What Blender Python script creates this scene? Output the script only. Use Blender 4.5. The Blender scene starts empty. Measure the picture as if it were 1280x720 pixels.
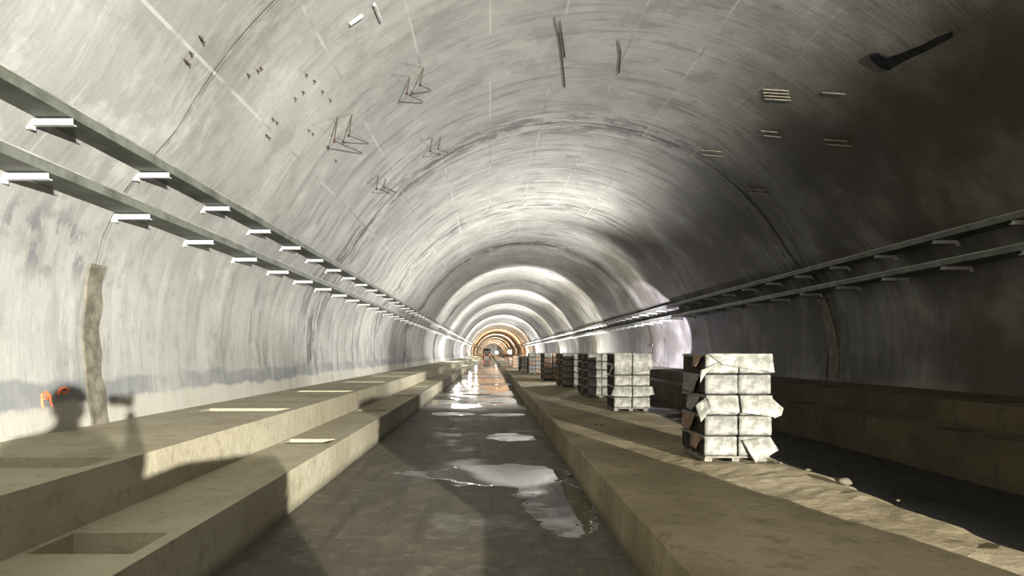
import bpy, bmesh, math, random
from mathutils import Vector, Matrix, noise
C = bpy.context.scene.collection
S = bpy.context.scene
R = math.radians
PI = math.pi
F = 830.0; VX, VY = 612.0, 441.0; CZ = 1.6      # focal length in pixels (1280 wide), vanishing point, eye height
rng = random.Random(7)

# ------------------------------------------------------------------ helpers
def link(name, bm, mats, parent=None, smooth=False, mesh=None):
    if mesh is None:
        mesh = bpy.data.meshes.new(name)
        bm.to_mesh(mesh); bm.free()
        for m in (mats if isinstance(mats, (list, tuple)) else [mats]): mesh.materials.append(m)
        if smooth:
            for p in mesh.polygons: p.use_smooth = True
    o = bpy.data.objects.new(name, mesh); C.objects.link(o)
    if parent: o.parent = parent
    return o
def tag(o, label, cat=None, group=None, kind=None):
    if label: o['label'] = label
    if cat: o['category'] = cat
    if group: o['group'] = group
    if kind: o['kind'] = kind
    return o
def empty(name, loc, label, cat, group=None, rz=0):
    o = bpy.data.objects.new(name, None); C.objects.link(o)
    o.location = loc; o.rotation_euler = (0, 0, rz); o.empty_display_size = .2
    return tag(o, label, cat, group)
def box(bm, x0, x1, y0, y1, z0, z1, mi=0):
    v = [bm.verts.new(p) for p in ((x0,y0,z0),(x1,y0,z0),(x1,y1,z0),(x0,y1,z0),(x0,y0,z1),(x1,y0,z1),(x1,y1,z1),(x0,y1,z1))]
    for f in ((3,2,1,0),(4,5,6,7),(0,1,5,4),(1,2,6,5),(2,3,7,6),(3,0,4,7)):
        fc = bm.faces.new([v[i] for i in f]); fc.material_index = mi
def tube(bm, pts, r, n=8, caps=True):
    pts = [Vector(p) for p in pts]; rings = []
    for i, p in enumerate(pts):
        d = (pts[min(i+1, len(pts)-1)] - pts[max(i-1, 0)]).normalized()
        a = d.orthogonal().normalized() if i == 0 else (pa - d*pa.dot(d)).normalized()
        pa = a; b = d.cross(a)
        rr = r[i] if isinstance(r, (list, tuple)) else r
        rings.append([bm.verts.new(p + a*rr*math.cos(2*PI*k/n) + b*rr*math.sin(2*PI*k/n)) for k in range(n)])
    for q in range(len(rings)-1):
        for k in range(n):
            bm.faces.new((rings[q][k], rings[q][(k+1) % n], rings[q+1][(k+1) % n], rings[q+1][k]))
    if caps:
        bm.faces.new(rings[0][::-1]); bm.faces.new(rings[-1])
def bevel(o, w=.01, s=2):
    m = o.modifiers.new('bevel', 'BEVEL'); m.width = w; m.segments = s; m.limit_method = 'ANGLE'
    return o

# ------------------------------------------------------------------ node helpers
class NT:
    def __init__(s, name):
        s.m = bpy.data.materials.new(name); s.m.use_nodes = True
        s.t = s.m.node_tree; s.t.nodes.clear()
        s.out = s.t.nodes.new('ShaderNodeOutputMaterial')
        s.b = s.t.nodes.new('ShaderNodeBsdfPrincipled')
        s.t.links.new(s.b.outputs[0], s.out.inputs[0])
        s.pos = s.t.nodes.new('ShaderNodeNewGeometry').outputs['Position']
    def put(s, sock, v):
        if isinstance(v, bpy.types.NodeSocket): s.t.links.new(v, sock)
        else:
            if sock.type == 'RGBA' and not isinstance(v, (int, float)) and len(v) == 3: v = (*v, 1)
            sock.default_value = v
    def math(s, op, a, b=0.0, c=0.0, clamp=False):
        n = s.t.nodes.new('ShaderNodeMath'); n.operation = op; n.use_clamp = clamp
        for i, v in enumerate((a, b, c)): s.put(n.inputs[i], v)
        return n.outputs[0]
    def xyz(s, v=None):
        n = s.t.nodes.new('ShaderNodeSeparateXYZ'); s.put(n.inputs[0], v or s.pos); return n.outputs
    def scale(s, sc, v=None, off=(0,0,0)):
        n = s.t.nodes.new('ShaderNodeMapping'); s.put(n.inputs['Vector'], v or s.pos)
        n.inputs['Scale'].default_value = sc; n.inputs['Location'].default_value = off
        return n.outputs[0]
    def noise(s, sc=1, det=5, rough=.55, v=None, dist=0):
        n = s.t.nodes.new('ShaderNodeTexNoise'); s.put(n.inputs['Vector'], v or s.pos)
        n.inputs['Scale'].default_value = sc; n.inputs['Detail'].default_value = det
        n.inputs['Roughness'].default_value = rough; n.inputs['Distortion'].default_value = dist
        return n.outputs[0]
    def ramp(s, v, a, b, lo=0.0, hi=1.0):
        n = s.t.nodes.new('ShaderNodeMapRange'); n.interpolation_type = 'SMOOTHSTEP'
        s.put(n.inputs[0], v); n.inputs[1].default_value = a; n.inputs[2].default_value = b
        n.inputs[3].default_value = lo; n.inputs[4].default_value = hi
        return n.outputs[0]
    def mix(s, f, a, b):
        n = s.t.nodes.new('ShaderNodeMix'); n.data_type = 'RGBA'
        s.put(n.inputs[0], f); s.put(n.inputs[6], a); s.put(n.inputs[7], b)
        return n.outputs[2]
    def bump(s, h, st=.3, d=.02):
        n = s.t.nodes.new('ShaderNodeBump'); s.put(n.inputs['Height'], h)
        n.inputs['Strength'].default_value = st; n.inputs['Distance'].default_value = d
        s.t.links.new(n.outputs[0], s.b.inputs['Normal'])
    def fin(s, col, rough=.8, spec=.3, metal=0):
        s.put(s.b.inputs['Base Color'], col); s.put(s.b.inputs['Roughness'], rough)
        s.put(s.b.inputs['Specular IOR Level'], spec); s.put(s.b.inputs['Metallic'], metal)
        return s.m

CX, CCZ = 1.98, 1.12                      # tunnel axis
Y0J, JS = 7.4, 9.1                        # construction joints of the lining
def m_lining():
    s = NT('lining_concrete'); x, y, z = s.xyz()
    big = s.noise(.35, 4); mid = s.noise(1.6, 6, .6)
    col = s.mix(s.ramp(big, .3, .7), (.225,.222,.208), (.315,.31,.29))
    col = s.mix(s.ramp(mid, .45, .75, 0, .55), col, (.18,.178,.163))
    # circumferential scratches left by the shutter
    st = s.noise(1.0, 7, .7, s.scale((.55, 4.2, .55)), .3)
    sf = s.ramp(y, 8, 17, .25, 1)
    col = s.mix(s.math('MULTIPLY', sf, s.ramp(st, .53, .62, 0, .75)), col, (.085,.083,.074))
    col = s.mix(s.math('MULTIPLY', sf, s.ramp(st, .45, .34, 0, .6)), col, (.43,.425,.40))
    bl = s.noise(.9, 7, .68)
    col = s.mix(s.ramp(bl, .50, .64, 0, .5), col, (.15,.148,.135))
    col = s.mix(s.ramp(bl, .45, .33, 0, .45), col, (.42,.415,.39))
    # joints between pours
    dj = s.math('PINGPONG', s.math('SUBTRACT', y, Y0J), JS/2)
    w = s.math('MULTIPLY_ADD', s.noise(2.5, 3), .06, .0)
    near = s.math('MULTIPLY', s.ramp(dj, 1.5, .1), s.ramp(y, 11, 13, .25, 1))
    sm = s.math('MULTIPLY', near, s.ramp(s.noise(1.0, 8, .75, s.scale((.9, 3.0, .9), None, (3,0,0))), .49, .56))
    col = s.mix(s.math('MULTIPLY', sm, .95), col, (.045,.045,.04))
    col = s.mix(s.ramp(s.math('ADD', dj, w), .075, .045, 0, .85), col, (.05,.048,.042))
    # shutter panel seams
    pj = s.math('PINGPONG', s.math('SUBTRACT', y, Y0J), .758)
    up = s.ramp(z, 3.2, 4.2)
    col = s.mix(s.math('MULTIPLY', s.ramp(pj, .02, .008, 0, .35), s.ramp(mid, .4, .6)), col, (.42,.41,.39))
    ang = s.math('ARCTAN2', s.math('SUBTRACT', z, CCZ), s.math('SUBTRACT', x, CX))
    aj = s.math('PINGPONG', s.math('ADD', ang, -R(108.5)+R(120)), R(6))
    an = s.ramp(s.noise(.45, 2), .46, .54); gap = s.ramp(s.noise(.6, 4), .44, .56)
    ln = s.math('MULTIPLY', s.ramp(aj, .0042, .002), up)
    col = s.mix(s.math('MULTIPLY', s.math('MULTIPLY', ln, .4), gap), col, s.mix(an, (.08,.075,.065), (.5,.49,.46)))
    # damp tide band and the paler foot of the wall
    zz = s.math('ADD', z, s.math('MULTIPLY_ADD', s.noise(1.3, 5), .34, -.17))
    left = s.ramp(x, -3.4, -3.9)
    band = s.math('MULTIPLY', s.ramp(zz, 1.06, 1.10), s.ramp(zz, 1.36, 1.28))
    col = s.mix(s.math('MULTIPLY', s.math('MULTIPLY', band, left), s.ramp(s.noise(.5, 4), .35, .55, .15, .75)), col, (.13,.137,.145))
    foot = s.ramp(zz, 1.10, 1.02)
    col = s.mix(s.math('MULTIPLY', foot, .7), col, (.36,.34,.29))
    # vertical wash streaks and grey smears on the upright part
    vs = s.noise(1.0, 5, .6, s.scale((1, 4.5, .35)))
    low = s.math('MULTIPLY', s.ramp(z, 3.4, 2.6), s.ramp(y, 9, 18, .4, 1))
    col = s.mix(s.math('MULTIPLY', s.ramp(vs, .5, .66, 0, .45), low), col, (.40,.395,.385))
    col = s.mix(s.math('MULTIPLY', s.ramp(vs, .42, .32, 0, .5), low), col, (.17,.165,.15))
    sx = s.math('MULTIPLY', s.ramp(s.math('ABSOLUTE', s.math('SUBTRACT', z, 2.72)), .5, .1), s.ramp(s.math('ABSOLUTE', s.math('SUBTRACT', y, 6.6)), .95, .5))
    sx = s.math('MULTIPLY', sx, s.ramp(s.noise(1.8, 6, .6, s.scale((1,1.6,1.1))), .5, .6))
    col = s.mix(s.math('MULTIPLY', s.math('MULTIPLY', sx, left), .8), col, (.10,.103,.11))
    # shade painted into the right side; warmer, browner concrete deep in the tunnel
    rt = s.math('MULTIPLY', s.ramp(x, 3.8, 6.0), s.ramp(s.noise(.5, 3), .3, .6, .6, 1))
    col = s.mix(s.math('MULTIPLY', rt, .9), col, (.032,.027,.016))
    deep = s.math('MULTIPLY', s.ramp(y, 110, 180), s.ramp(s.noise(1, 3, .5, s.scale((.05,.06,.05))), .40, .55))
    col = s.mix(s.math('MULTIPLY', deep, .75), col, (.40,.25,.14))
    h = s.math('ADD', s.math('MULTIPLY', s.noise(3, 7, .65), .5), s.math('MULTIPLY', st, .7))
    s.bump(h, .45, .03)
    return s.fin(col, .72, .25)
def m_ledge(name, c1, c2, c3, bst=.5):
    s = NT(name); x, y, z = s.xyz()
    n = s.noise(.8, 5); f = s.noise(6, 6, .65)
    col = s.mix(s.ramp(n, .3, .7), c1, c2)
    col = s.mix(s.ramp(f, .5, .7, 0, .5), col, c3)
    st = s.noise(1, 4, .6, s.scale((1.5, 2.5, .25)))
    nz = s.xyz(s.t.nodes.new('ShaderNodeNewGeometry').outputs['True Normal'])[2]
    side = s.ramp(s.math('ABSOLUTE', nz), .5, .2)
    col = s.mix(s.math('MULTIPLY', side, s.ramp(st, .60, .72, 0, .35)), col, tuple(.5*a for a in c3))
    wet = s.math('MULTIPLY', side, s.ramp(s.math('ADD', z, s.math('MULTIPLY', f, .12)), .2, .04))
    col = s.mix(s.math('MULTIPLY', wet, .75), col, (.05,.045,.03))
    s.bump(s.math('ADD', s.noise(9, 8, .7), s.math('MULTIPLY', n, 1.5)), bst, .05)
    return s.fin(col, .85, .2)
def m_floor():
    s = NT('wet_mud_floor'); x, y, z = s.xyz()
    n1 = s.noise(.9, 6, .6); n2 = s.noise(5, 7, .65)
    col = s.mix(s.ramp(n1, .3, .7), (.042,.036,.024), (.085,.074,.051))
    col = s.mix(s.ramp(n2, .5, .72, 0, .6), col, (.17,.15,.11))
    tr = s.noise(1, 4, .5, s.scale((5, .22, 1)))
    col = s.mix(s.ramp(tr, .54, .62, 0, .5), col, (.035,.03,.02))
    def ell(cx, cy, rx, ry, ang=0.0):
        dx = s.math('SUBTRACT', x, cx); dy = s.math('SUBTRACT', y, cy)
        ca, sa = math.cos(ang), math.sin(ang)
        u = s.math('DIVIDE', s.math('ADD', s.math('MULTIPLY', dx, ca), s.math('MULTIPLY', dy, sa)), rx)
        v = s.math('DIVIDE', s.math('SUBTRACT', s.math('MULTIPLY', dy, ca), s.math('MULTIPLY', dx, sa)), ry)
        return s.math('SUBTRACT', 1.0, s.math('SQRT', s.math('ADD', s.math('POWER', u, 2), s.math('POWER', v, 2))))
    e = ell(.2, 8.75, 1.0, .82, -.12)
    for a in ((-.75, 8.75, .55, .22, -.1), (.72, 7.2, .42, 1.5), (.35, 12.7, .42, .62), (.62,12.5,.5,.5), (-.95, 17.4, .55, .5), (.4, 17.2, .6, .45)):
        e = s.math('MAXIMUM', e, ell(*a))
    wob = s.math('MULTIPLY_ADD', s.noise(1.7, 6, .6), 1.3, -.65)
    e = s.math('ADD', e, wob)
    m1 = s.ramp(e, .02, .08)
    far = s.math('MULTIPLY', s.ramp(y, 18, 21), s.ramp(s.noise(1, 5, .55, s.scale((.28, .34, 1))), .43, .47))
    tr2 = s.math('MULTIPLY', s.ramp(y, 18, 21), s.ramp(s.noise(1, 5, .55, s.scale((.28, .34, 1), None, (7,3,0))), .43, .47))
    inr = s.ramp(x, 3.0, 3.4)
    rgt = s.math('MULTIPLY', inr, s.math('MULTIPLY', s.ramp(y, 13.5, 15), s.ramp(s.noise(.4, 5), .42, .48)))
    m = s.math('MAXIMUM', s.math('MAXIMUM', m1, s.math('MAXIMUM', far, s.math('MULTIPLY', tr2, .6))), rgt)
    grit = s.ramp(s.noise(9, 4, .6), .60, .66)
    gz = s.math('MULTIPLY', grit, s.ramp(y, 8.0, 7.2))
    m = s.math('MULTIPLY', m, s.math('SUBTRACT', 1.0, gz))
    col = s.mix(s.ramp(x, 2.9, 3.5, 0, .92), col, (.006,.0055,.0045))  # right trench painted near black to stand in for its shade
    col = s.mix(m, col, (.035,.032,.026))
    damp = s.math('MULTIPLY', s.ramp(n1, .5, .35), .25)
    rough = s.math('SUBTRACT', s.math('SUBTRACT', .62, damp), s.math('MULTIPLY', m, .58), 0, True)
    inv = s.math('SUBTRACT', 1.0, m)
    h = s.math('MULTIPLY', s.math('ADD', s.math('ADD', n2, s.math('MULTIPLY', tr, 1.5)), s.noise(22, 6, .7)), inv)
    h = s.math('ADD', h, s.math('MULTIPLY', s.noise(3.5, 3), .03))
    s.bump(h, .8, .035)
    s.put(s.b.inputs['IOR'], s.math('MULTIPLY_ADD', m, 2.0, 1.4))
    return s.fin(col, s.math('MAXIMUM', rough, .04), .5)
def m_simple(name, c1, c2, sc=4, rough=.7, spec=.3, metal=0, bst=.2, det=5, bd=.01):
    s = NT(name); tc = s.t.nodes.new('ShaderNodeTexCoord').outputs['Object']
    n = s.noise(sc, det, .6, tc)
    s.bump(n, bst, bd)
    return s.fin(s.mix(s.ramp(n, .35, .65), c1, c2), rough, spec, metal)
def m_emit(name, col, st):
    s = NT(name); s.fin(col, .4); s.put(s.b.inputs['Emission Color'], col); s.b.inputs['Emission Strength'].default_value = st
    return s.m
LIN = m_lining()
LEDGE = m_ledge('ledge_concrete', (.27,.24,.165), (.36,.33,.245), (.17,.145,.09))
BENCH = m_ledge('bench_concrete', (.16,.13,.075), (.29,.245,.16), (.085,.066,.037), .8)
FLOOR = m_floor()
RLEDGE = m_ledge('shade_darkened_ledge_concrete', (.045,.036,.02), (.085,.068,.04), (.025,.019,.011))  # ledge concrete with the right side's shade put into its colour
TRAY = m_simple('tray_panel', (.055,.06,.045), (.12,.125,.105), 2.5, .6, .4)
LIP = m_simple('tray_edge_metal', (.17,.17,.16), (.30,.30,.28), 3, .45, .5)
STEEL = m_simple('galvanised_steel', (.42,.42,.41), (.55,.55,.54), 8, .45, .5)
PAPER = m_simple('white_wrapping_paper', (.085,.081,.066), (.205,.20,.175), 9, .65, .3, 0, 1, 6, .03)
GREYP = m_simple('grey_stained_paper', (.075,.073,.063), (.16,.155,.14), 9, .65, .3, 0, 1, 6, .03)
BROWN = m_simple('brown_paper', (.12,.08,.05), (.20,.14,.10), 6, .8, .2)
DARKB = m_simple('dark_bundle_side', (.012,.011,.009), (.04,.033,.024), 9, .9, .1)
WOOD = m_simple('pallet_wood', (.09,.083,.066), (.15,.138,.112), 12, .8, .2)
RUST = m_simple('rusty_bar', (.035,.025,.017), (.07,.05,.035), 15, .8, .2)
BLACK = m_simple('black_rubber', (.006,.006,.006), (.014,.014,.014), 10, .85, .1)
MORTAR = m_simple('mortar_fill', (.085,.077,.058), (.17,.155,.12), 5, .9, .1, 0, .6, 6, .03)
ORANGE = m_simple('orange_spray_paint', (.75,.16,.05), (.62,.20,.10), 20, .6)
STONE = m_simple('stone', (.06,.052,.036), (.11,.096,.07), 10, .9, .1, 0, .6)
TYEL = m_simple('truck_paint', (.06,.05,.045), (.10,.08,.07), 3, .5)
SKIN = m_simple('skin', (.45,.28,.2), (.52,.34,.25), 20, .5)
JACK = m_simple('dark_work_jacket', (.03,.035,.05), (.06,.065,.08), 14, .9)
TROU = m_simple('dark_trousers', (.03,.03,.03), (.05,.05,.05), 14, .9)
HAIR = m_simple('black_hair', (.01,.008,.006), (.02,.015,.01), 60, .6)

# ------------------------------------------------------------------ tunnel lining
HW = [(-.6,6.35),(.3,6.33),(.8,6.36),(1.3,6.42),(1.8,6.45),(2.4,6.40),(2.9,6.27),(3.4,6.03)]
prof_r = [(h, z) for z, h in HW]
for k in range(1, 25):
    a = R(26) + (R(90)-R(26))*k/24.0
    prof_r.append((6.2*math.cos(a) if k < 24 else 0.0, CCZ + 6.2*math.sin(a)))
# smooth hand-over between upright part and arch
def hw(z):
    pts = sorted((b, a) for a, b in prof_r)
    for i in range(len(pts)-1):
        if pts[i][0] <= z <= pts[i+1][0]:
            t = (z-pts[i][0])/(pts[i+1][0]-pts[i][0]+1e-9)
            return pts[i][1]*(1-t) + pts[i+1][1]*t
    return 0
prof = [(-h, z) for h, z in prof_r] + [(h, z) for h, z in reversed(prof_r[:-1])]
YA, YB = -30.0, 420.0
stations = []     # (y, outward offset)
offs = {}
k0 = -5
k1 = int((YB-Y0J)/JS)+1
for k in range(k0, k1+1):
    yj = Y0J + k*JS
    if YA < yj < YB:
        a = offs.setdefault(k-1, rng.uniform(-.012,.02)); b = offs.setdefault(k, rng.uniform(-.012,.02))
        if k in (3, 5, 8, 10, 14, 18): b = offs[k] = -.05
        stations += [(yj-.022, a), (yj-.014, .04), (yj+.014, .04), (yj+.022, b)]
        stations += [(yj+JS*f_, b) for f_ in (.25,.5,.75)]
SHARP = [q[0] for q in stations]
stations = [(YA, 0)] + stations + [(YB, 0)]
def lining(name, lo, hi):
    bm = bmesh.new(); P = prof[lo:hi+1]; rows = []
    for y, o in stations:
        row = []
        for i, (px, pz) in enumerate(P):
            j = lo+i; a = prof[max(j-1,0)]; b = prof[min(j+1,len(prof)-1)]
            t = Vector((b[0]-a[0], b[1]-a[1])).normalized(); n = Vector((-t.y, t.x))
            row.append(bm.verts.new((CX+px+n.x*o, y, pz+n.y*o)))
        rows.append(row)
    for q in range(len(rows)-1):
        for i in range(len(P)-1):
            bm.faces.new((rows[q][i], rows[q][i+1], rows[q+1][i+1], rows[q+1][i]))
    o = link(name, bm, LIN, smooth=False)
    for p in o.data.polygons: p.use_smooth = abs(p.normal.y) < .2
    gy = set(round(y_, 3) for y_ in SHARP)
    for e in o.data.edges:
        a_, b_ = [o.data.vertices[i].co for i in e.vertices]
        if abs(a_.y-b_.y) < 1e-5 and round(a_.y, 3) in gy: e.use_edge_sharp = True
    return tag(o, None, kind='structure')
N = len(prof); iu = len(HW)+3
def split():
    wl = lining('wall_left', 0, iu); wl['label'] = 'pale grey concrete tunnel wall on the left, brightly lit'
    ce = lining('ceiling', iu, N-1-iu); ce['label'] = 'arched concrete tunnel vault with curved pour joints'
    wr = lining('wall_right', N-1-iu, N-1); wr['label'] = 'concrete tunnel wall on the right, darkened for shade'
split()
bm = bmesh.new(); box(bm, -4.6, 8.6, 418, 418.4, -.1, 7.5); tag(link('wall_back', bm, LIN), 'distant end of the tunnel', kind='structure')
def on_lining(px, py):
    """first hit of the sight line through a pixel with the lining"""
    dx, dz = (px-VX)/F, -(py-VY)/F
    lo, hi_ = 0.5, 400
    def inside(Y):
        X, Z = dx*Y-CX, CZ+dz*Y
        return Z < CCZ+6.2 and abs(X) < hw(Z)
    for _ in range(50):
        m = (lo+hi_)/2
        if inside(m): lo = m
        else: hi_ = m
    Y = lo; X = dx*Y; Z = CZ+dz*Y
    n = Vector((CX-X, 0, max(CCZ, min(Z, 3.2) if Z < 3.2 else CCZ)-Z)).normalized()
    return Vector((X, Y, Z)), n

# ------------------------------------------------------------------ floor, ledges, bench
bm = bmesh.new()
ys = [-30+.0*0]; y = -30.0
while y < 30: y += .16 if y > 1 else 1.0; ys.append(y)
while y < 420: y += 6; ys.append(y)
xs = [-4.6, -2.2] + [-1.98+.14*i for i in range(1, 22)] + [1.3, 3.1, 3.6] + [3.9+.3*i for i in range(0,8)] + [8.6]
grid = []
for yy in ys:
    row = []
    for xx in xs:
        zz = 0
        if .5 < yy < 28 and -2.1 < xx < 1.1:
            zz = .018*noise.noise(Vector((xx*1.6, yy*.5, 0))) + .006*noise.noise(Vector((xx*6, yy*3, 5)))
            edge = max(0, 1-abs(xx+1.98)/.3); zz += .05*edge*(.5+noise.noise(Vector((yy*1.3, 0, 3))))
            pud = max(0, 1-math.hypot((xx-.2)/1.1, (yy-8.6)/1.6)); zz *= (1-min(1, pud*3))
        row.append(bm.verts.new((xx, yy, zz)))
    grid.append(row)
for j in range(len(grid)-1):
    for i in range(len(xs)-1): bm.faces.new((grid[j][i], grid[j][i+1], grid[j+1][i+1], grid[j+1][i]))
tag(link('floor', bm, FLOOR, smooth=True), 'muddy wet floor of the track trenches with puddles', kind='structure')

def cells(name, xb, yb, hf, mat, label, zb=-.1):
    """solid with stepped top: one closed skin, height hf(ix, iy) per cell"""
    bm = bmesh.new(); vs = {}
    def V(x, y, z):
        k = (round(x,4), round(y,4), round(z,4))
        if k not in vs: vs[k] = bm.verts.new(k)
        return vs[k]
    nx, ny = len(xb)-1, len(yb)-1
    H = lambda i, j: hf(i, j) if 0 <= i < nx and 0 <= j < ny else zb
    def wall(p, q, z0, z1):
        if z1-z0 > 1e-5:
            bm.faces.new((V(*p, z0), V(*q, z0), V(*q, z1), V(*p, z1)))
    for i in range(nx):
        for j in range(ny):
            h = H(i, j); x0, x1, y0, y1 = xb[i], xb[i+1], yb[j], yb[j+1]
            bm.faces.new((V(x0,y0,h), V(x1,y0,h), V(x1,y1,h), V(x0,y1,h)))
            wall((x0,y0), (x1,y0), H(i, j-1), h); wall((x1,y0), (x1,y1), H(i+1, j), h)
            wall((x1,y1), (x0,y1), H(i, j+1), h); wall((x0,y1), (x0,y0), H(i-1, j), h)
    o = link(name, bm, mat)
    o['label'] = label; o['kind'] = 'structure'
    return o
def ybreaks(first, step, w, end):
    yb = [-30.0]; y = first
    while y-step > -29: y -= step
    while y < end:
        yb += [y, y+w]; y += step
    return yb + [420.0]
ybU = ybreaks(4.62, 4.48, .45, 150); ybL = ybreaks(3.86, 4.7, .45, 150)
def slots(top, dep):
    return lambda i, j: top-dep if (i == 1 and j % 2 == 1) else top
cells('trim_1', [-4.6, -4.02, -2.86, -2.74], ybU, slots(.80, .22), LEDGE, 'upper concrete ledge along the left wall with cross slots')
cells('trim_2', [-2.74, -2.70, -2.08, -1.98], ybL, slots(.43, .25), LEDGE, 'lower concrete ledge beside the left track trench')
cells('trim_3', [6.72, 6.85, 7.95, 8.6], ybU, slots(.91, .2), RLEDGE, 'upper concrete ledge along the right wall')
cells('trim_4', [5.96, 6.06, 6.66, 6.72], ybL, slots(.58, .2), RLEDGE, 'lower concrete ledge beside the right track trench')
# central bench: irregular right edge and rough top
bm = bmesh.new(); rows = []
yy = -30.0; ysb = []
while yy < 32: ysb.append(yy); yy += .12 if 2 < yy < 20 else .5
while yy <= 420: ysb.append(yy); yy += 8
xsb = [1.08, 1.10, 1.2] + [1.2+.12*i for i in range(1, 18)]
for y in ysb:
    row = [bm.verts.new((1.08+.006*noise.noise(Vector((0, y*2, 1))), y, -.1)), bm.verts.new((1.085+.008*noise.noise(Vector((0, y*3, 1))), y, .40))]
    er = .09*noise.noise(Vector((y*.9, 4, 0))) + .05*noise.noise(Vector((y*4, 4, 0)))
    for i, x in enumerate(xsb[1:]):
        t = (x-1.1)/2.14
        xx = x + er*max(0, (t-.7)/.3)
        rough = min(1, max(0, (x-1.25)/.5))
        z = .43 + rough*(.012*noise.noise(Vector((x*2, y*2, 2)))+.010*noise.noise(Vector((x*9, y*7, 2)))) - (.04 if i == len(xsb)-2 else 0) + (.02 if t > .85 else 0)*noise.noise(Vector((x, y*3, 9)))
        row.append(bm.verts.new((xx, y, z)))
    row.append(bm.verts.new((3.32+er, y, -.1)))
    rows.append(row)
for j in range(len(rows)-1):
    for i in range(len(rows[0])-1): bm.faces.new((rows[j][i], rows[j][i+1], rows[j+1][i+1], rows[j+1][i]))
o = link('trim_5', bm, BENCH, smooth=False); tag(o, 'brown concrete bench between the two trenches that carries the stacks', kind='structure')

# mortar-filled joint on the near left wall
def patch(name, uv, mat, label, cat, th=.015, kind=None, n=10, side=-1):
    """closed thin slab following the wall; uv = list of (z, y_left, y_right)"""
    bm = bmesh.new(); L = []
    for z, a, b in uv:
        r_ = []
        for y in (a, b):
            xw = CX + side*hw(z)
            r_.append((bm.verts.new((xw-side*th, y, z)), bm.verts.new((xw+side*.02, y, z))))
        L.append(r_)
    for k in range(len(L)-1):
        (a, a2), (b, b2) = L[k]; (c, c2), (d, d2) = L[k+1]
        bm.faces.new((a, b, d, c)); bm.faces.new((a2, a, c, c2)); bm.faces.new((b, b2, d2, d))
    for e in (0, -1):
        (a, a2), (b, b2) = L[e]; bm.faces.new((a, a2, b2, b))
    bmesh.ops.recalc_face_normals(bm, faces=bm.faces[:])
    o = link(name, bm, mat)
    if kind: tag(o, label, kind=kind)
    else: tag(o, label, cat)
    return o
uv = []
for i in range(22):
    z = .80 + 1.78*i/21
    uv.append((z, 7.30+.035*noise.noise(Vector((z*4, 0, 0)))-.02*(z-.8), 7.62+.05*noise.noise(Vector((z*4, 7, 0)))-.04*(z-.8)))
patch('trim_6', uv, MORTAR, 'brown mortar filled vertical joint in the left wall', None, .02, 'structure')
for i, (yj, wd) in enumerate(((15.9, .45), (25.0, .5))):
    uv = [(.95+2.0*k/12, yj+.1*noise.noise(Vector((k, i, 0)))+(.03*k), yj+wd+.12*noise.noise(Vector((k, i+5, 0)))+.03*k) for k in range(13)]
    patch('trim_%d' % (7+i), uv, m_simple('damp_joint', (.05,.04,.025), (.12,.10,.06), 4), 'dark damp joint strip on the right wall', None, .012, 'structure', side=1)

# orange spray marks on the left wall
def spray(strokes, label):
    bm = bmesh.new()
    for pts in strokes:
        P = []
        for px, py in pts:
            p, n = on_lining(px, py); P.append(p+n*.004)
        tube(bm, P, [.011]*len(P), 6)
    tag(link('painted_mark', bm, ORANGE), label, 'paint mark', 'orange marks sprayed on the left wall')
spray([[(52,493),(57,490),(62,494)], [(52,493),(52,503),(54,511)], [(62,494),(63,502),(65,508)], [(54,499),(60,498)], [(56,494),(60,495)]], 'orange sprayed mark with drips low on left wall, the left one')
spray([[(72,494),(74,487),(80,484)], [(74,487),(79,492),(84,489)], [(80,484),(86,487)]], 'fainter orange sprayed mark low on left wall beside the head shadow')

# ------------------------------------------------------------------ cable trays
def tray(side, z, xo, label, ystart, yend):
    xw = CX + side*hw(z)
    t = empty('cable_tray', (0, 0, 0), label, 'cable tray', 'cable trays on the tunnel walls')
    bm = bmesh.new()
    a, b = sorted((xo, xw-side*.01))
    box(bm, a, b, YA+2, 330, z+.06, z+.085)
    o1, o2 = sorted((xo, xo+side*.025))
    box(bm, o1, o2, YA+2, 330, z+.085, z+.15)
    link('panel', bm, TRAY, t)
    bm = bmesh.new(); o3, o4 = sorted((xo-side*.004, xo+side*.03))
    box(bm, o3, o4, YA+2, 330, z+.15, z+.165)
    link('edge_lip', bm, LIP, t)
    ms = None; k = 0
    y = ystart
    while y < yend and k < 96:
        if ms is None:
            bm = bmesh.new()
            i0, i1 = sorted((xo-side*.02, xw+side*.01))
            box(bm, i0, i1, -.006, .0, 0, .045); box(bm, i0, i1, -.006, .05, -.008, 0)
            w0, w1 = sorted((xw-side*.02, xw+side*.03))
            box(bm, w0, w1, 0, .05, -.04, .03)
            bo = link('bracket', bm, STEEL, t); ms = bo.data
        else: bo = link('bracket', None, None, t, mesh=ms)
        bo.location = (0, y, 0 + z); k += 1; y += 1.7
tray(-1, 3.55, -3.57, 'upper grey cable tray on steel brackets along the left wall', 5.66-1.7*4, 150)
tray(-1, 3.10, -3.81, 'lower grey cable tray on steel brackets along the left wall', 5.71-1.7*4, 150)
tray(1, 3.46, 7.53, 'upper dark cable tray on steel brackets along the right wall', 9.55-1.7*4, 150)
tray(1, 3.02, 7.67, 'lower dark cable tray on steel brackets along the right wall', 9.55-1.7*4, 150)

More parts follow.
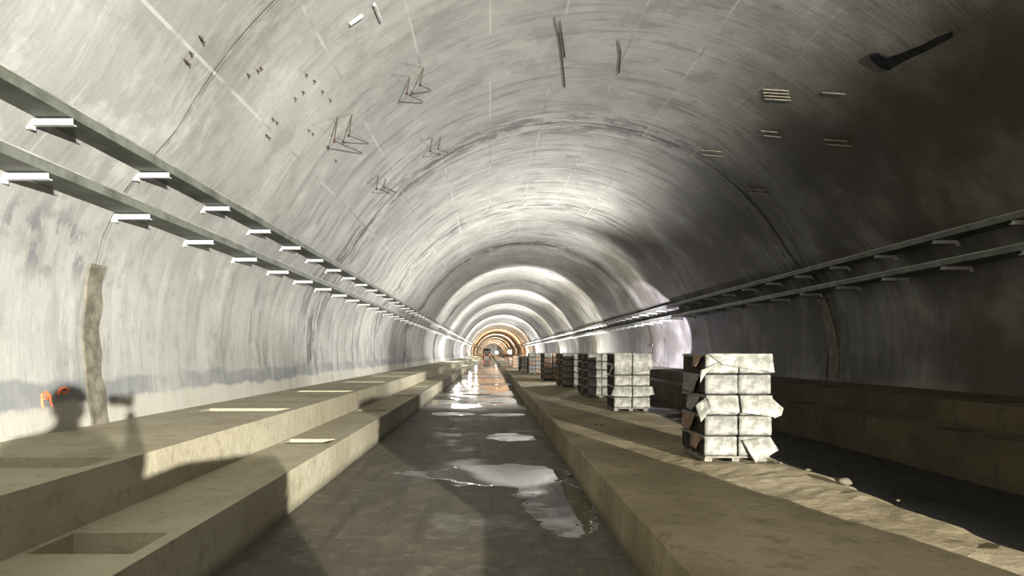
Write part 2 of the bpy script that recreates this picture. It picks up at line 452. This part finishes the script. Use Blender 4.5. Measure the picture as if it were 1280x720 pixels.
# ------------------------------------------------------------------ anchors, dark lines, marks on the vault
def hook(px, py, tx, ty, label, drop):
    p, n = on_lining(px, py); q, n2 = on_lining(tx, ty)
    t = empty('hanging_anchor', p, label, 'anchor bar', 'anchor bars hanging from the vault')
    tip = Vector((-.08, 0, -drop))
    bm = bmesh.new(); tube(bm, [-n*.03, tip], .011, 6); link('bar', bm, RUST, t)
    bm = bmesh.new(); tube(bm, [tip, tip.lerp(q-p, .9)], .008, 6); link('brace', bm, RUST, t)
    bm = bmesh.new(); tube(bm, [tip*.93, tip*1.06], .026, 6); link('nut', bm, RUST, t)
for i, (a, b, c, d, l, dr) in enumerate((
    (514,95,531,129,'rusty anchor bar under upper left vault, left of the highest pair', .30),
    (531,84,540,114,'rusty anchor bar under upper left vault, right of the highest pair', .30),
    (424,144,456,193,'longest rusty anchor bar on left vault, left bar of its pair', .42),
    (442,141,463,180,'rusty anchor bar on left vault, right bar of the long pair', .38),
    (542,172,552,195,'rusty anchor bar beside the wide dark joint, left of its pair', .30),
    (552,171,562,192,'rusty anchor bar beside the wide dark joint, right of its pair', .28),
    (475,218,490,243,'lowest rusty anchor bar on left vault, left of its pair', .32),
    (484,222,497,241,'lowest rusty anchor bar on left vault, right of its pair', .22))):
    hook(a, b, c, d, l, dr)
for path, lab in ((((693,20),(699,45),(703,75),(706,107)),'long dark line running along the crown of the vault'), (((773,48),(776,66),(774,90)),'short dark line right of the crown'), (((700,24),(706,70)),'thin dark line just right of the long one')):
    P = [on_lining(*q) for q in path]
    bm = bmesh.new(); tube(bm, [p+n*.015 for p, n in P], [.006+.012*k/(len(P)-1) for k in range(len(P))], 6)
    tag(link('dark_line', bm, RUST), lab, 'dark_line')  # dark lines built as thin tubes following the vault
def bars(cx, cy, w, rows, sl, label, mat=STEEL, dy=5):
    bm = bmesh.new()
    for k in range(rows):
        a, n = on_lining(cx-w/2+sl*k, cy+(k-(rows-1)/2)*dy); b, n2 = on_lining(cx+w/2+sl*k, cy+2+(k-(rows-1)/2)*dy)
        tube(bm, [a+n*.012, b+n2*.012], .011, 6)
    tag(link('anchor_channel', bm, mat), label, 'anchor channel', 'pale metal channels set in the right vault')
CH = m_simple('dusty_metal', (.20,.17,.13), (.33,.29,.23), 9, .6)
bars(970,117,32,4,1,'widest set of pale metal strips on the dark vault, highest on the right', CH, 4)
bars(1046,177,30,2,3,'two pale metal strips furthest right on the dark vault', CH, 6)
bars(889,190,24,2,2,'two pale metal strips on the vault nearest to the crown', CH, 6)
bars(946,238,26,2,3,'two pale metal strips lowest on the dark vault', CH, 5)
bars(1043,115,28,1,0,'single dull metal strip right of the widest set', CH, 5)
bars(962,166,20,2,4,'faint crossed pair of strips on the dim vault', CH, 6)
for px, py, lab in ((440,24,'white painted steel strip near top of the vault, left piece'), (471,14,'white steel strip near top of the vault, right piece')):
    a, n = on_lining(px-4 if px < 450 else px-4, py+5 if px < 450 else py-10); b, _ = on_lining(px+12 if px < 450 else px+4, py-6 if px < 450 else py+10)
    bm = bmesh.new(); tube(bm, [a+n*.02, b+n*.02], .025, 4); tag(link('steel_strip', bm, STEEL), lab, 'steel strip')
bolts = [(230,74),(234,78),(237,65),(252,50),(249,45),(309,92),(321,87),(325,84),(368,122),(378,114),(340,148),(345,152),(332,168),(335,171),(385,162),(390,166),(408,182),(419,200),(382,92),(392,100),(402,113),(412,124)]
bmB = bmesh.new(); tube(bmB, [(0,0,-.02),(0,0,.035)], .012, 6); bmesh_mesh = None
for i, (px, py) in enumerate(bolts):
    p, n = on_lining(px, py)
    if bmesh_mesh is None: o = link('bolt', bmB, RUST); bmesh_mesh = o.data
    else: o = link('bolt', None, None, mesh=bmesh_mesh)
    o.location = p; o.rotation_mode = 'QUATERNION'; o.rotation_quaternion = n.to_track_quat('Z', 'Y')
    o.scale = (.8, .8, 1.3)
    tag(o, 'small dark bolt stub sticking out of the left vault above the cable trays', 'bolt', 'bolt stubs in the left vault')
# thin black strip laid along the right vault
bm = bmesh.new(); P = []
for px, py, w in ((1088,70,3),(1100,75,9),(1112,79,8),(1125,73,6),(1140,66,5),(1155,60,5),(1170,52,5),(1192,42,3)):
    a, n = on_lining(px, py-w); b, n2 = on_lining(px, py+w)
    P.append((bm.verts.new(a+n*.03), bm.verts.new(b+n2*.015), bm.verts.new(a-n*.02), bm.verts.new(b-n2*.02)))
for k in range(len(P)-1):
    a, b = P[k], P[k+1]
    bm.faces.new((a[0], a[1], b[1], b[0])); bm.faces.new((a[2], a[0], b[0], b[2])); bm.faces.new((a[1], a[3], b[3], b[1]))
tag(link('vault_dark_strip', bm, BLACK), 'black strip high on the dark right vault', 'dark_strip')

# ------------------------------------------------------------------ wrapped bundles on pallets
BW, BD, BH = .335, .84, .205
def sheet_bm(path, w, seed, amp, nx=9, thick=.004, over=.0):
    """crumpled paper following path [(y,z)...] over width w (x from 0 to w), edges folded round by `over`"""
    bm = bmesh.new(); pts = []
    for (y0, z0), (y1, z1) in zip(path[:-1], path[1:]):
        L = math.hypot(y1-y0, z1-z0); n = max(1, int(L/.03))
        for k in range(n): pts.append((y0+(y1-y0)*k/n, z0+(z1-z0)*k/n))
    pts.append(path[-1]); rows = []
    for j, (y, z) in enumerate(pts):
        row = []
        for i in range(-1, nx+2):
            u = min(max(i, 0), nx)/nx; x = u*w; dy = dz = 0
            nn = noise.noise(Vector((x*11+seed*7, y*9, z*11)))*amp + noise.noise(Vector((x*30+seed*3, y*20, z*30)))*amp*.5
            if i in (-1, nx+1):
                x += -.004 if i < 0 else .004
                if y < .02: dy = over
                else: dz = -over
            row.append(bm.verts.new((x + nn*.2, y - abs(nn)*(y < .02) + dy, z + (abs(nn)*.35 if y > .005 else nn*.2) + dz)))
        rows.append(row)
    for j in range(len(rows)-1):
        for i in range(len(rows[0])-1): bm.faces.new((rows[j][i], rows[j][i+1], rows[j+1][i+1], rows[j+1][i]))
    return bm
def body_bm():
    bm = bmesh.new(); box(bm, .004, BW-.004, .008, BD, 0, BH-.012)
    bmesh.ops.bevel(bm, geom=bm.edges[:], offset=.008, segments=2, affect='EDGES')
    return bm
bodyM = None; wrapM = []
def as_mesh(name, bm, mat):
    me = bpy.data.meshes.new(name); bm.to_mesh(me); bm.free(); me.materials.append(mat)
    for p in me.polygons: p.use_smooth = True
    return me
bodyM = as_mesh('body', body_bm(), DARKB)
for p in bodyM.polygons: p.use_smooth = False
for v in range(7):
    mt = (PAPER, PAPER, GREYP, PAPER, GREYP, PAPER, BROWN)[v]
    wrapM.append(as_mesh('wrapper', sheet_bm([(0,.006),(0,BH-.008),(.02,BH),(BD,BH)], BW, v+1, .018, over=.03), mt))
def flap(parent, c, seed, mat=PAPER, amp=.02, name='paper_flap', label=None):
    """crumpled loose flap spanned between four corners (a b c d round the outline)"""
    a, b, cc, d = [Vector(p) for p in c]; bm = bmesh.new(); n = 10; rows = []
    nor = (b-a).cross(d-a).normalized()
    for j in range(n+1):
        rows.append([])
        for i in range(n+1):
            u, v = i/n, j/n
            p = a.lerp(b, u).lerp(d.lerp(cc, u), v)
            q = noise.noise(p*9+Vector((seed, 0, 0)))*amp + noise.noise(p*26+Vector((seed, 3, 0)))*amp*.5
            rows[-1].append(bm.verts.new(p + nor*q*math.sin(PI*min(1, v*1.5+.1))))
    for j in range(n):
        for i in range(n): bm.faces.new((rows[j][i], rows[j][i+1], rows[j+1][i+1], rows[j+1][i]))
    o = link(name, bm, mat, parent, smooth=True)
    sm = o.modifiers.new('thickness', 'SOLIDIFY'); sm.thickness = .004
    if label: o['label'] = label
    return o
palM = None
def pallet(x, y, z, label, group):
    global palM
    t = empty('pallet', (x, y, z), label, 'pallet', group)
    if palM is None:
        palM = []
        for a in range(3):
            bm = bmesh.new(); box(bm, .01+a*.29, .09+a*.29, .05, BD-.02, 0, .045); palM.append(bm)
        for k in range(4):
            bm = bmesh.new(); box(bm, 0, .68, .0+k*.24, .11+k*.24, .047, .066); palM.append(bm)
        ms = []
        for i, bm in enumerate(palM):
            o = bevel(link('runner' if i < 3 else 'board', bm, WOOD, t), .004); ms.append(o.data)
        palM = ms
    else:
        for i, me in enumerate(palM): bevel(link('runner' if i < 3 else 'board', None, None, t, mesh=me), .004)
    return t
ORD = ['bottom', 'second lowest', 'third from ground', 'fourth from ground', 'top']
def stack(x, y, layers, where, near=False, mats=None, zb=.445, jit=.012, scale=1.0):
    pallet(x, y, zb, 'pale wooden pallet under %s' % where, 'pallets under the stacks')
    bl = {}
    r = random.Random(int(x*100+y*10))
    for k in range(layers):
        nm = ORD[k] if k < layers-1 else 'top'
        if layers < 5 and 0 < k < layers-1: nm = ORD[k]
        for c in (0, 1):
            side = 'left' if c == 0 else 'right'
            loc = (x+c*(BW+.020)+r.uniform(-jit, jit)*.4, y-.01+r.uniform(-jit, jit), zb+.068+k*(BH+.012))
            v = r.randrange(6) if mats is None else mats[(k*2+c) % len(mats)]
            tone = 'brown' if v == 6 else 'grey' if v in (2, 4) else 'white'
            b = empty('wrapped_bundle', loc, '%s wrapped %s bundle, %s, of %s' % (tone, side, nm, where), 'bundle', 'wrapped bundles of '+where)
            link('contents', None, None, b, mesh=bodyM)
            wv = link('wrapper', None, None, b, mesh=wrapM[v])
            sm = wv.modifiers.new('thickness', 'SOLIDIFY'); sm.thickness = .003
            bl[(k, c)] = b
    return bl
s1 = stack(2.27, 6.99, 5, 'the nearest and largest stack', mats=[0,1, 2,0, 3,5, 2,4, 1,3])
# torn paper of the nearest stack
flap(s1[(4,1)], [(-.34,-.025,BH+.006),(BW+.0,-.025,BH+.004),(BW+.02,-.03,.01),(-.18,-.03,.09)], 3, PAPER, .02, label='white paper torn open across the front')
flap(s1[(4,0)], [(.20,-.03,.15),(.02,-.03,.075),(-.07,-.02,-.10),(-.07,-.04,.035)], 4, PAPER, .01, label='loose white paper corner hanging left')
flap(s1[(2,0)], [(.0,-.01,BH),(BW,-.01,BH),(BW,-.06,.03),(.03,-.06,.05)], 5, PAPER, .022, label='white paper flap over the front')
flap(s1[(2,0)], [(.0,.0,BH-.02),(.03,-.06,.05),(-.06,-.04,-.07),(-.10,.03,.10)], 6, PAPER, .012, label='loose paper corner flaring out to the left')
flap(s1[(2,1)], [(.0,-.01,BH),(BW,-.01,BH),(BW+.01,-.06,-.02),(.0,-.06,.03)], 7, PAPER, .022, label='white paper flap over the front')
flap(s1[(2,1)], [(BW-.03,.0,BH),(BW+.12,-.01,.07),(BW+.09,-.03,.0),(BW,-.06,-.03)], 8, PAPER, .012, label='loose paper corner flaring out to the right')
flap(s1[(0,1)], [(.02,-.03,.17),(BW-.02,-.03,BH),(BW+.06,-.05,.07),(.14,-.09,-.06)], 9, PAPER, .015, label='large loose paper sheet hanging over the pallet')
for k, (a, b, c, d) in {4: (.1,.4,.12,.02), 3: (.2,.75,.10,-.05), 2: (.15,.6,.16,-.02), 1: (.3,.8,.12,-.03), 0: (.1,.45,.08,.0)}.items():
    flap(s1[(k,0)], [(-.005,a,BH-.01),(-.005,b,BH-.01),(-.04,b-.05,.06+d),(-c*.5,a+.08,.05+d)], 20+k, GREYP if k in (2,3) else BROWN, .02, label='brown grey paper flap hanging on the side')
s2 = stack(2.46, 13.1, 5, 'the second stack from the camera', mats=[0,1, 0,3, 5,1, 0,0, 3,5])
flap(s2[(4,0)], [(-.01,-.02,BH+.01),(BW,-.02,BH+.01),(BW,-.04,-.19),(.0,-.04,-.19)], 11, PAPER, .035, label='creased white paper draped over two layers')
flap(s2[(4,1)], [(0,-.02,BH+.01),(BW+.04,-.02,BH-.02),(BW+.07,-.04,-.1),(-.0,-.04,-.19)], 12, PAPER, .035, label='creased white paper draped over two layers')
flap(s2[(1,0)], [(.0,-.01,BH),(BW,-.01,BH),(BW,-.05,.0),(-.08,-.05,.03)], 13, PAPER, .03)
flap(s2[(1,1)], [(.0,-.01,BH),(BW+.05,-.01,BH),(BW+.09,-.05,.05),(.0,-.05,.0)], 14, PAPER, .03)
flap(s2[(3,0)], [(-.005,.0,BH),(-.005,.3,BH),(-.06,.2,.0),(-.1,.05,.0)], 15, PAPER, .015, label='pale paper corner on the side')
s3 = stack(2.52, 17.0, 5, 'the third stack from the camera', mats=[0,4, 2,0, 0,3, 4,1, 2,5])
flap(s3[(1,0)], [(.0,-.01,BH),(BW,-.01,BH),(BW,-.05,.0),(-.08,-.05,.03)], 16, PAPER, .03)
stack(2.52, 18.15, 5, 'the stack right behind the third one', mats=[2,4,6])
stack(2.45, 22.3, 5, 'the fourth stack from the camera', mats=[1,0,5,2])
stack(2.42, 23.4, 5, 'the dark stack behind the fourth one', mats=[6,4])
stack(2.26, 27.7, 5, 'the shaded brown stack past the fourth one', mats=[6,6,4])
stack(2.28, 28.9, 5, 'the stack hidden behind the shaded brown one', mats=[6,4])
stack(2.13, 36.0, 5, 'the pinkish stack beyond the shaded brown one', mats=[2,6,4])
stack(2.16, 38.0, 4, 'the lower stack behind the pinkish one', mats=[2,6])
stack(1.90, 43.0, 4, 'the ochre stack far down the bench', mats=[6,2,0])
stack(1.75, 50.0, 4, 'the low stack beyond the ochre one', mats=[6,2])
stack(1.70, 60.0, 3, 'the small far stack', mats=[6,6,2])
stack(1.65, 72.0, 3, 'the furthest small stack', mats=[6])
stack(2.20, .28, 5, 'the stack beside the camera', mats=[0,4,2])
stack(2.44, 1.36, 5, 'the stack just ahead right of camera', mats=[4,0,2])
pallet(.34, -.75, .02, 'added spare wooden pallet on the trench floor behind the camera', 'pallets under the stacks')  # added to raise the stack on it and its shadow
stack(.50, -1.85, 5, 'the added rear trench stack behind the camera', zb=.02, mats=[4,2])  # unseen stack added to close a light gap between shadows
b0 = stack(.34, -.75, 5, 'the added trench stack behind the camera', zb=.09, mats=[4,2])  # unseen stack put in to cast the low shadow on the ledges

# loose stones along the right edge of the bench and beside the stacks
stM = []
for v in range(4):
    bm = bmesh.new(); bmesh.ops.create_icosphere(bm, subdivisions=2, radius=1)
    for q in bm.verts: q.co *= 1+.35*noise.noise(q.co*1.3+Vector((v*5, 0, 0))); q.co.z *= .6
    stM.append(as_mesh('stone', bm, STONE))
for i, (px, py, sz) in enumerate(((1056,604,.055),(1046,600,.03),(1010,588,.028),(1130,626,.02),(725,506,.03),(717,504,.04),(728,510,.028),(745,531,.025),(752,532,.03),(975,579,.025))):
    Y = F*1.16/(py-VY); X = (px-VX)/F*Y
    o = link('stone', None, None, mesh=stM[i % 4]); o.location = (min(X, 3.2), Y, .437+sz*.35); sz *= .75 if i else 1; o.scale = (sz*1.2, sz, sz)
    o.rotation_euler = (0, 0, i*1.3)
    if px > 900: tag(o, 'small pale stone lying along the dark right edge of the bench', 'stone', 'stones on the bench edge')
    else: tag(o, 'small pale stone on the bench between the trench and the second stack', 'stone', 'stones before the second stack')

# ------------------------------------------------------------------ lamps
def spot(name, loc, to, power, ang, blend, col, rad=.1, parent=None):
    l = bpy.data.lights.new(name, 'SPOT'); l.energy = power; l.spot_size = R(ang); l.spot_blend = blend; l.color = col; l.shadow_soft_size = rad
    o = bpy.data.objects.new(name, l); C.objects.link(o); o.location = loc
    o.rotation_mode = 'QUATERNION'; o.rotation_quaternion = (Vector(to)-Vector(loc)).to_track_quat('-Z', 'Y')
    return o
def point(name, loc, power, col, rad=.12):
    l = bpy.data.lights.new(name, 'POINT'); l.energy = power; l.color = col; l.shadow_soft_size = rad
    o = bpy.data.objects.new(name, l); C.objects.link(o); o.location = loc; return o
def work_light(loc, h, az, lens, label, size=.22, tilt=0, legs=.35, group=None):
    t = empty('work_light', loc, label, 'work light', group, az)
    bm = bmesh.new(); tube(bm, [(0,0,.25),(0,0,h-.1)], .016, 8); link('pole', bm, RUST, t)
    for k in range(3):
        a = 2*PI*k/3+.5
        bm = bmesh.new(); tube(bm, [(0,0,.5),(legs*math.cos(a), legs*math.sin(a), .012)], .012, 6); link('leg', bm, RUST, t)
    bm = bmesh.new(); box(bm, -size/2, size/2, -.09, .0, h-size*.4, h+size*.4); hd = bevel(link('lamp_head', bm, BLACK, t), .012)
    bm = bmesh.new(); box(bm, -size*.43, size*.43, .001, .008, h-size*.33, h+size*.33); link('lens', bm, lens, hd, )
    bm = bmesh.new(); tube(bm, [(-size/2-.01,-.04,h),(-size/2-.01,-.04,h-size*.6),(size/2+.01,-.04,h-size*.6),(size/2+.01,-.04,h)], .008, 6); link('yoke', bm, RUST, t)
    return t
WHITE = (1,.98,.92); COOL = (.90,.88,1.0); WARM = (1,.88,.70)
LW = m_emit('lit_lens_white', (1,1,1), 12); LC = m_emit('lit_lens_cool', (.8,.83,1), 14); LR = m_emit('lit_lens_red', (1,.08,.06), 4)
LP = Vector((6.65, -12.0, 2.50))
work_light((6.49, -12.3, .91), 1.59, R(28), LW, 'floodlight on a tripod on the right ledge behind the camera', .34)
AZ = R(29.5)
spot('floodlight_beam', LP, LP+Vector((-math.sin(AZ), math.cos(AZ), .15)), 79000, 58, .24, (1,.975,.89), .07)
# lamp by the right wall at the violet-lit lining ring
work_light((7.55, 31.0, .91), 1.05, R(-60), LC, 'thin tripod work light on the right ledge before the violet lit wall', .16, legs=.5)
spot('violet_lamp_beam', (5.6, 29.0, 1.45), (8.3, 30.2, 2.3), 2600, 98, .12, (.87,.82,1), .08)
point('violet_lamp_glow', (7.0, 33.2, 1.7), 260, (.9,.85,1.0))
SEQ = ['second', 'third', 'fourth', 'fifth', 'sixth', 'seventh', 'eighth', 'ninth', 'tenth', 'eleventh', 'twelfth', 'thirteenth']
lamps = [(6.95,51,900,WHITE),(7.1,78,900,WHITE),(7.0,118,1500,WHITE),(6.9,150,1800,WARM)]
for (x, y, p, c), nm in zip(lamps, SEQ):
    work_light((x+.2, y+.1, .91), .55, R(15), LW, 'distant work light close to the right wall, %s along' % nm, .2)
    point('work_light_glow', (x-.15, y+.35, 1.6), p, c)
# unseen lamps added in the right trench to brighten the vault ahead of them
ups = [(4.9,27.5,4200,WHITE),(4.7,42,10000,WHITE),(4.7,58,13000,WHITE),(4.7,76,12000,WHITE),(4.7,98,15000,WHITE),(4.7,125,19000,WHITE),(4.7,160,24000,WARM),(4.7,200,30000,WHITE),(4.7,245,30000,WARM),(4.7,290,36000,WHITE),(4.7,330,36000,WARM),(4.7,375,50000,WHITE)]
for (x, y, p, c), nm in zip(ups, SEQ):
    work_light((x, y, 0), 1.45, R(8), LW, 'added distant work light standing in the right trench, %s along' % nm, .22)
    spot('added_vault_beam', (x, y+.2, 1.5), (x-2.2, y+9, 5.6), p, 125, .8, c, .12)
for x, y, z, p, c, nm in ((-3.4,62,1.5,600,WHITE,'nearest'),(-3.4,105,1.5,1300,WHITE,'middle'),(-3.4,150,1.6,2000,WARM,'furthest')):
    work_light((x, y, .8), z-.8, R(-60), LW, 'distant work light on the left ledge, the %s one' % nm, .2)
    point('work_light_glow', (x+.3, y+.3, z+.3), p, c)
spot('added_back_fill_beam', (4.85, 27.2, 1.5), (-1.6, 23.5, 6.6), 6000, 128, .9, WHITE, .15)  # unseen fill beam added to brighten the left vault
# lamps that shine towards the camera far away
for px, Y, z, mt, sz, lab in ((637,120,1.75,LC,.75,'brightest cool white distant lamp facing the camera'), (621,190,1.7,LW,.9,'white distant lamp facing the camera near the tunnel axis'), (605,240,1.8,LC,.9,'bluish distant lamp left of the tunnel axis')):
    X = (px-VX)/F*Y
    base = .43 if 1.1 < X < 3.2 else 0
    t = work_light((X, Y, base), z-base, PI, mt, lab, sz, legs=.6)
point('far_lamp_glow', (4.0, 119, 2.0), 1500, COOL, .3)

# ------------------------------------------------------------------ distant dump truck
def truck(x, y, label):
    t = empty('dump_truck', (x, y, 0), label, 'truck')
    bm = bmesh.new(); box(bm, -1.1, 1.1, 0, 4.6, 1.0, 2.3)
    bmesh.ops.bevel(bm, geom=[e for e in bm.edges], offset=.08, segments=2, affect='EDGES'); link('dump_bed', bm, TYEL, t)
    bm = bmesh.new(); box(bm, -1.1, 1.1, 4.8, 6.6, .9, 2.9)
    bmesh.ops.bevel(bm, geom=[e for e in bm.edges], offset=.15, segments=3, affect='EDGES'); cb = link('cab', bm, TYEL, t)
    bm = bmesh.new(); box(bm, -.9, .9, 4.77, 4.8, 2.0, 2.7); link('rear_window', bm, BLACK, cb)
    bm = bmesh.new(); box(bm, -.45, .45, .1, 6.4, .7, .98); link('chassis', bm, BLACK, t)
    for sx in (-.95, .95):
        for yy in (.9, 2.1, 5.6):
            bm = bmesh.new(); tube(bm, [(sx-.16, yy, .5), (sx+.16, yy, .5)], .5, 20); link('wheel', bm, BLACK, t)
        bm = bmesh.new(); box(bm, sx-.13, sx+.13, -.05, -.01, .85, 1.0); link('tail_light', bm, LR, t)
truck(-.9, 195, 'dump truck with red tail lights far down the left trench')

# ------------------------------------------------------------------ the photographer
def skin_obj(name, V, E, rad, mat, parent, root=0, sub=2):
    me = bpy.data.meshes.new(name); me.from_pydata(V, E, []); me.materials.append(mat)
    o = bpy.data.objects.new(name, me); C.objects.link(o); o.parent = parent
    m = o.modifiers.new('skin', 'SKIN'); m.use_smooth_shade = True
    for i, r_ in enumerate(rad):
        sv = me.skin_vertices[0].data[i]; sv.radius = r_ if isinstance(r_, tuple) else (r_, r_)
        sv.use_root = (i == root)
    s_ = o.modifiers.new('sub', 'SUBSURF'); s_.levels = sub; s_.render_levels = sub
    return o
ph = empty('person', (-.16, -.36, 0), 'person in dark jacket holding up a phone, seen as a shadow on left ledges', 'person')
V = [(0,0,.95),(0,0,1.12),(0,.0,1.33),(0,.01,1.43),(0,.03,1.48),(0,.04,1.57),(0,.05,1.64),
     (-.18,0,1.38),(-.27,.0,1.12),(-.22,.14,.92),(-.2,.2,.86),
     (.18,0,1.36),(.37,.08,1.22),(.30,.24,1.44),(.27,.27,1.55),
     (-.10,0,.86),(-.11,.02,.48),(-.12,0,.09),(-.12,.12,.04),
     (.10,0,.86),(.11,.02,.48),(.12,0,.09),(.12,.12,.04)]
E = [(0,1),(1,2),(2,3),(3,4),(4,5),(5,6),(2,7),(7,8),(8,9),(9,10),(2,11),(11,12),(12,13),(13,14),(0,15),(15,16),(16,17),(17,18),(0,19),(19,20),(20,21),(21,22)]
rad = [(.17,.12),(.17,.12),(.18,.12),(.07,.065),(.058,.06),(.082,.10),(.065,.08),
       .07,.052,.04,.03,.07,.052,.04,.028,
       .09,.062,.045,.035,.09,.062,.045,.035]
skin_obj('body', V, E, rad, SKIN, ph)
# clothes
skin_obj('jacket', [(0,0,.85),(0,0,1.10),(0,0,1.29),(0,.0,1.38),(-.22,0,1.33),(-.33,.0,1.08),(-.24,.13,.93),(.22,0,1.33),(.38,.08,1.20),(.305,.23,1.42)],
         [(0,1),(1,2),(2,3),(2,4),(4,5),(5,6),(2,7),(7,8),(8,9)],
         [(.30,.18),(.28,.18),(.25,.18),(.10,.09),.115,.095,.065,.115,.095,.05], JACK, ph)
skin_obj('trousers', [(0,0,.96),(-.10,0,.84),(-.11,.02,.48),(-.12,0,.12),(.10,0,.84),(.11,.02,.48),(.12,0,.12)],
         [(0,1),(1,2),(2,3),(0,4),(4,5),(5,6)], [(.19,.14),.11,.082,.07,.11,.082,.07], TROU, ph)
bm = bmesh.new(); bmesh.ops.create_icosphere(bm, subdivisions=3, radius=1)
for q in bm.verts:
    q.co = Vector((q.co.x*.098, q.co.y*.115+.035, q.co.z*.095+1.645))
bmesh.ops.delete(bm, geom=[q for q in bm.verts if q.co.z < 1.60 and q.co.y > .0], context='VERTS')
hr = link('hair', bm, HAIR, ph, smooth=True); hr.modifiers.new('t', 'SOLIDIFY').thickness = .008
# face
bm = bmesh.new(); bmesh.ops.create_cone(bm, cap_ends=True, segments=8, radius1=.018, radius2=.006, depth=.04, matrix=Matrix.Translation((0,.155,1.56)) @ Matrix.Rotation(R(-70), 4, 'X'))
link('nose', bm, SKIN, ph, smooth=True)
for sx in (-1, 1):
    bm = bmesh.new(); bmesh.ops.create_uvsphere(bm, u_segments=12, v_segments=8, radius=.013, matrix=Matrix.Translation((sx*.033,.134,1.585))); link('eye', bm, BLACK, ph, smooth=True)
    bm = bmesh.new(); bmesh.ops.create_uvsphere(bm, u_segments=12, v_segments=8, radius=1, matrix=Matrix.Translation((sx*.088,.035,1.57)) @ Matrix.Diagonal((.012,.022,.034,1))); link('ear', bm, SKIN, ph, smooth=True)
bm = bmesh.new(); tube(bm, [(-.024,.135,1.52),(0,.142,1.518),(.024,.135,1.52)], .006, 6); link('mouth', bm, RUST, ph)
# right hand round the phone: palm, four fingers, thumb
hx, hy, hz = .262, .285, 1.575
skin_obj('hand', [(hx,hy-.01,hz-.02),(hx,hy,hz+.03),(hx,hy,hz+.075)], [(0,1),(1,2)], [(.022,.03),(.02,.036),(.016,.034)], SKIN, ph, sub=1)
for k, (zo, ln) in enumerate(((.085,.07),(.065,.078),(.045,.072),(.025,.058))):
    skin_obj('finger', [(hx+.005,hy+.01,hz+zo),(hx-.005,hy+.062,hz+zo),(hx-.03,hy+.078,hz+zo),(hx-.03-ln*.3,hy+.074,hz+zo)], [(0,1),(1,2),(2,3)], [.009,.0085,.008,.007], SKIN, ph, sub=1)
skin_obj('thumb', [(hx-.01,hy-.01,hz+.01),(hx-.035,hy+.01,hz+.03),(hx-.06,hy+.022,hz+.045)], [(0,1),(1,2)], [.012,.01,.008], SKIN, ph, sub=1)
bm = bmesh.new(); box(bm, -.088, .072, -.022, -.013, CZ-.022, CZ+.053); pn = bevel(link('phone', bm, BLACK), .004)
tag(pn, 'dark phone held up level at the camera, seen as a shadow', 'phone')

# ------------------------------------------------------------------ world and camera
w = bpy.data.worlds.new('world'); S.world = w; w.use_nodes = True
w.node_tree.nodes['Background'].inputs[0].default_value = (1,.72,.4,1); w.node_tree.nodes['Background'].inputs[1].default_value = .01
cam = bpy.data.cameras.new('camera'); co = bpy.data.objects.new('camera', cam); C.objects.link(co); S.camera = co
co.location = (0, 0, CZ); co.rotation_euler = (R(90), 0, 0)
cam.sensor_width = 36; cam.lens = F/1280*36
cam.shift_x = (640-VX)/1280; cam.shift_y = (VY-360)/1280
cam.clip_start = .02; cam.clip_end = 1000
S.view_settings.view_transform = 'Standard'; S.view_settings.look = 'None'; S.view_settings.gamma = 1; S.view_settings.exposure = 0.22
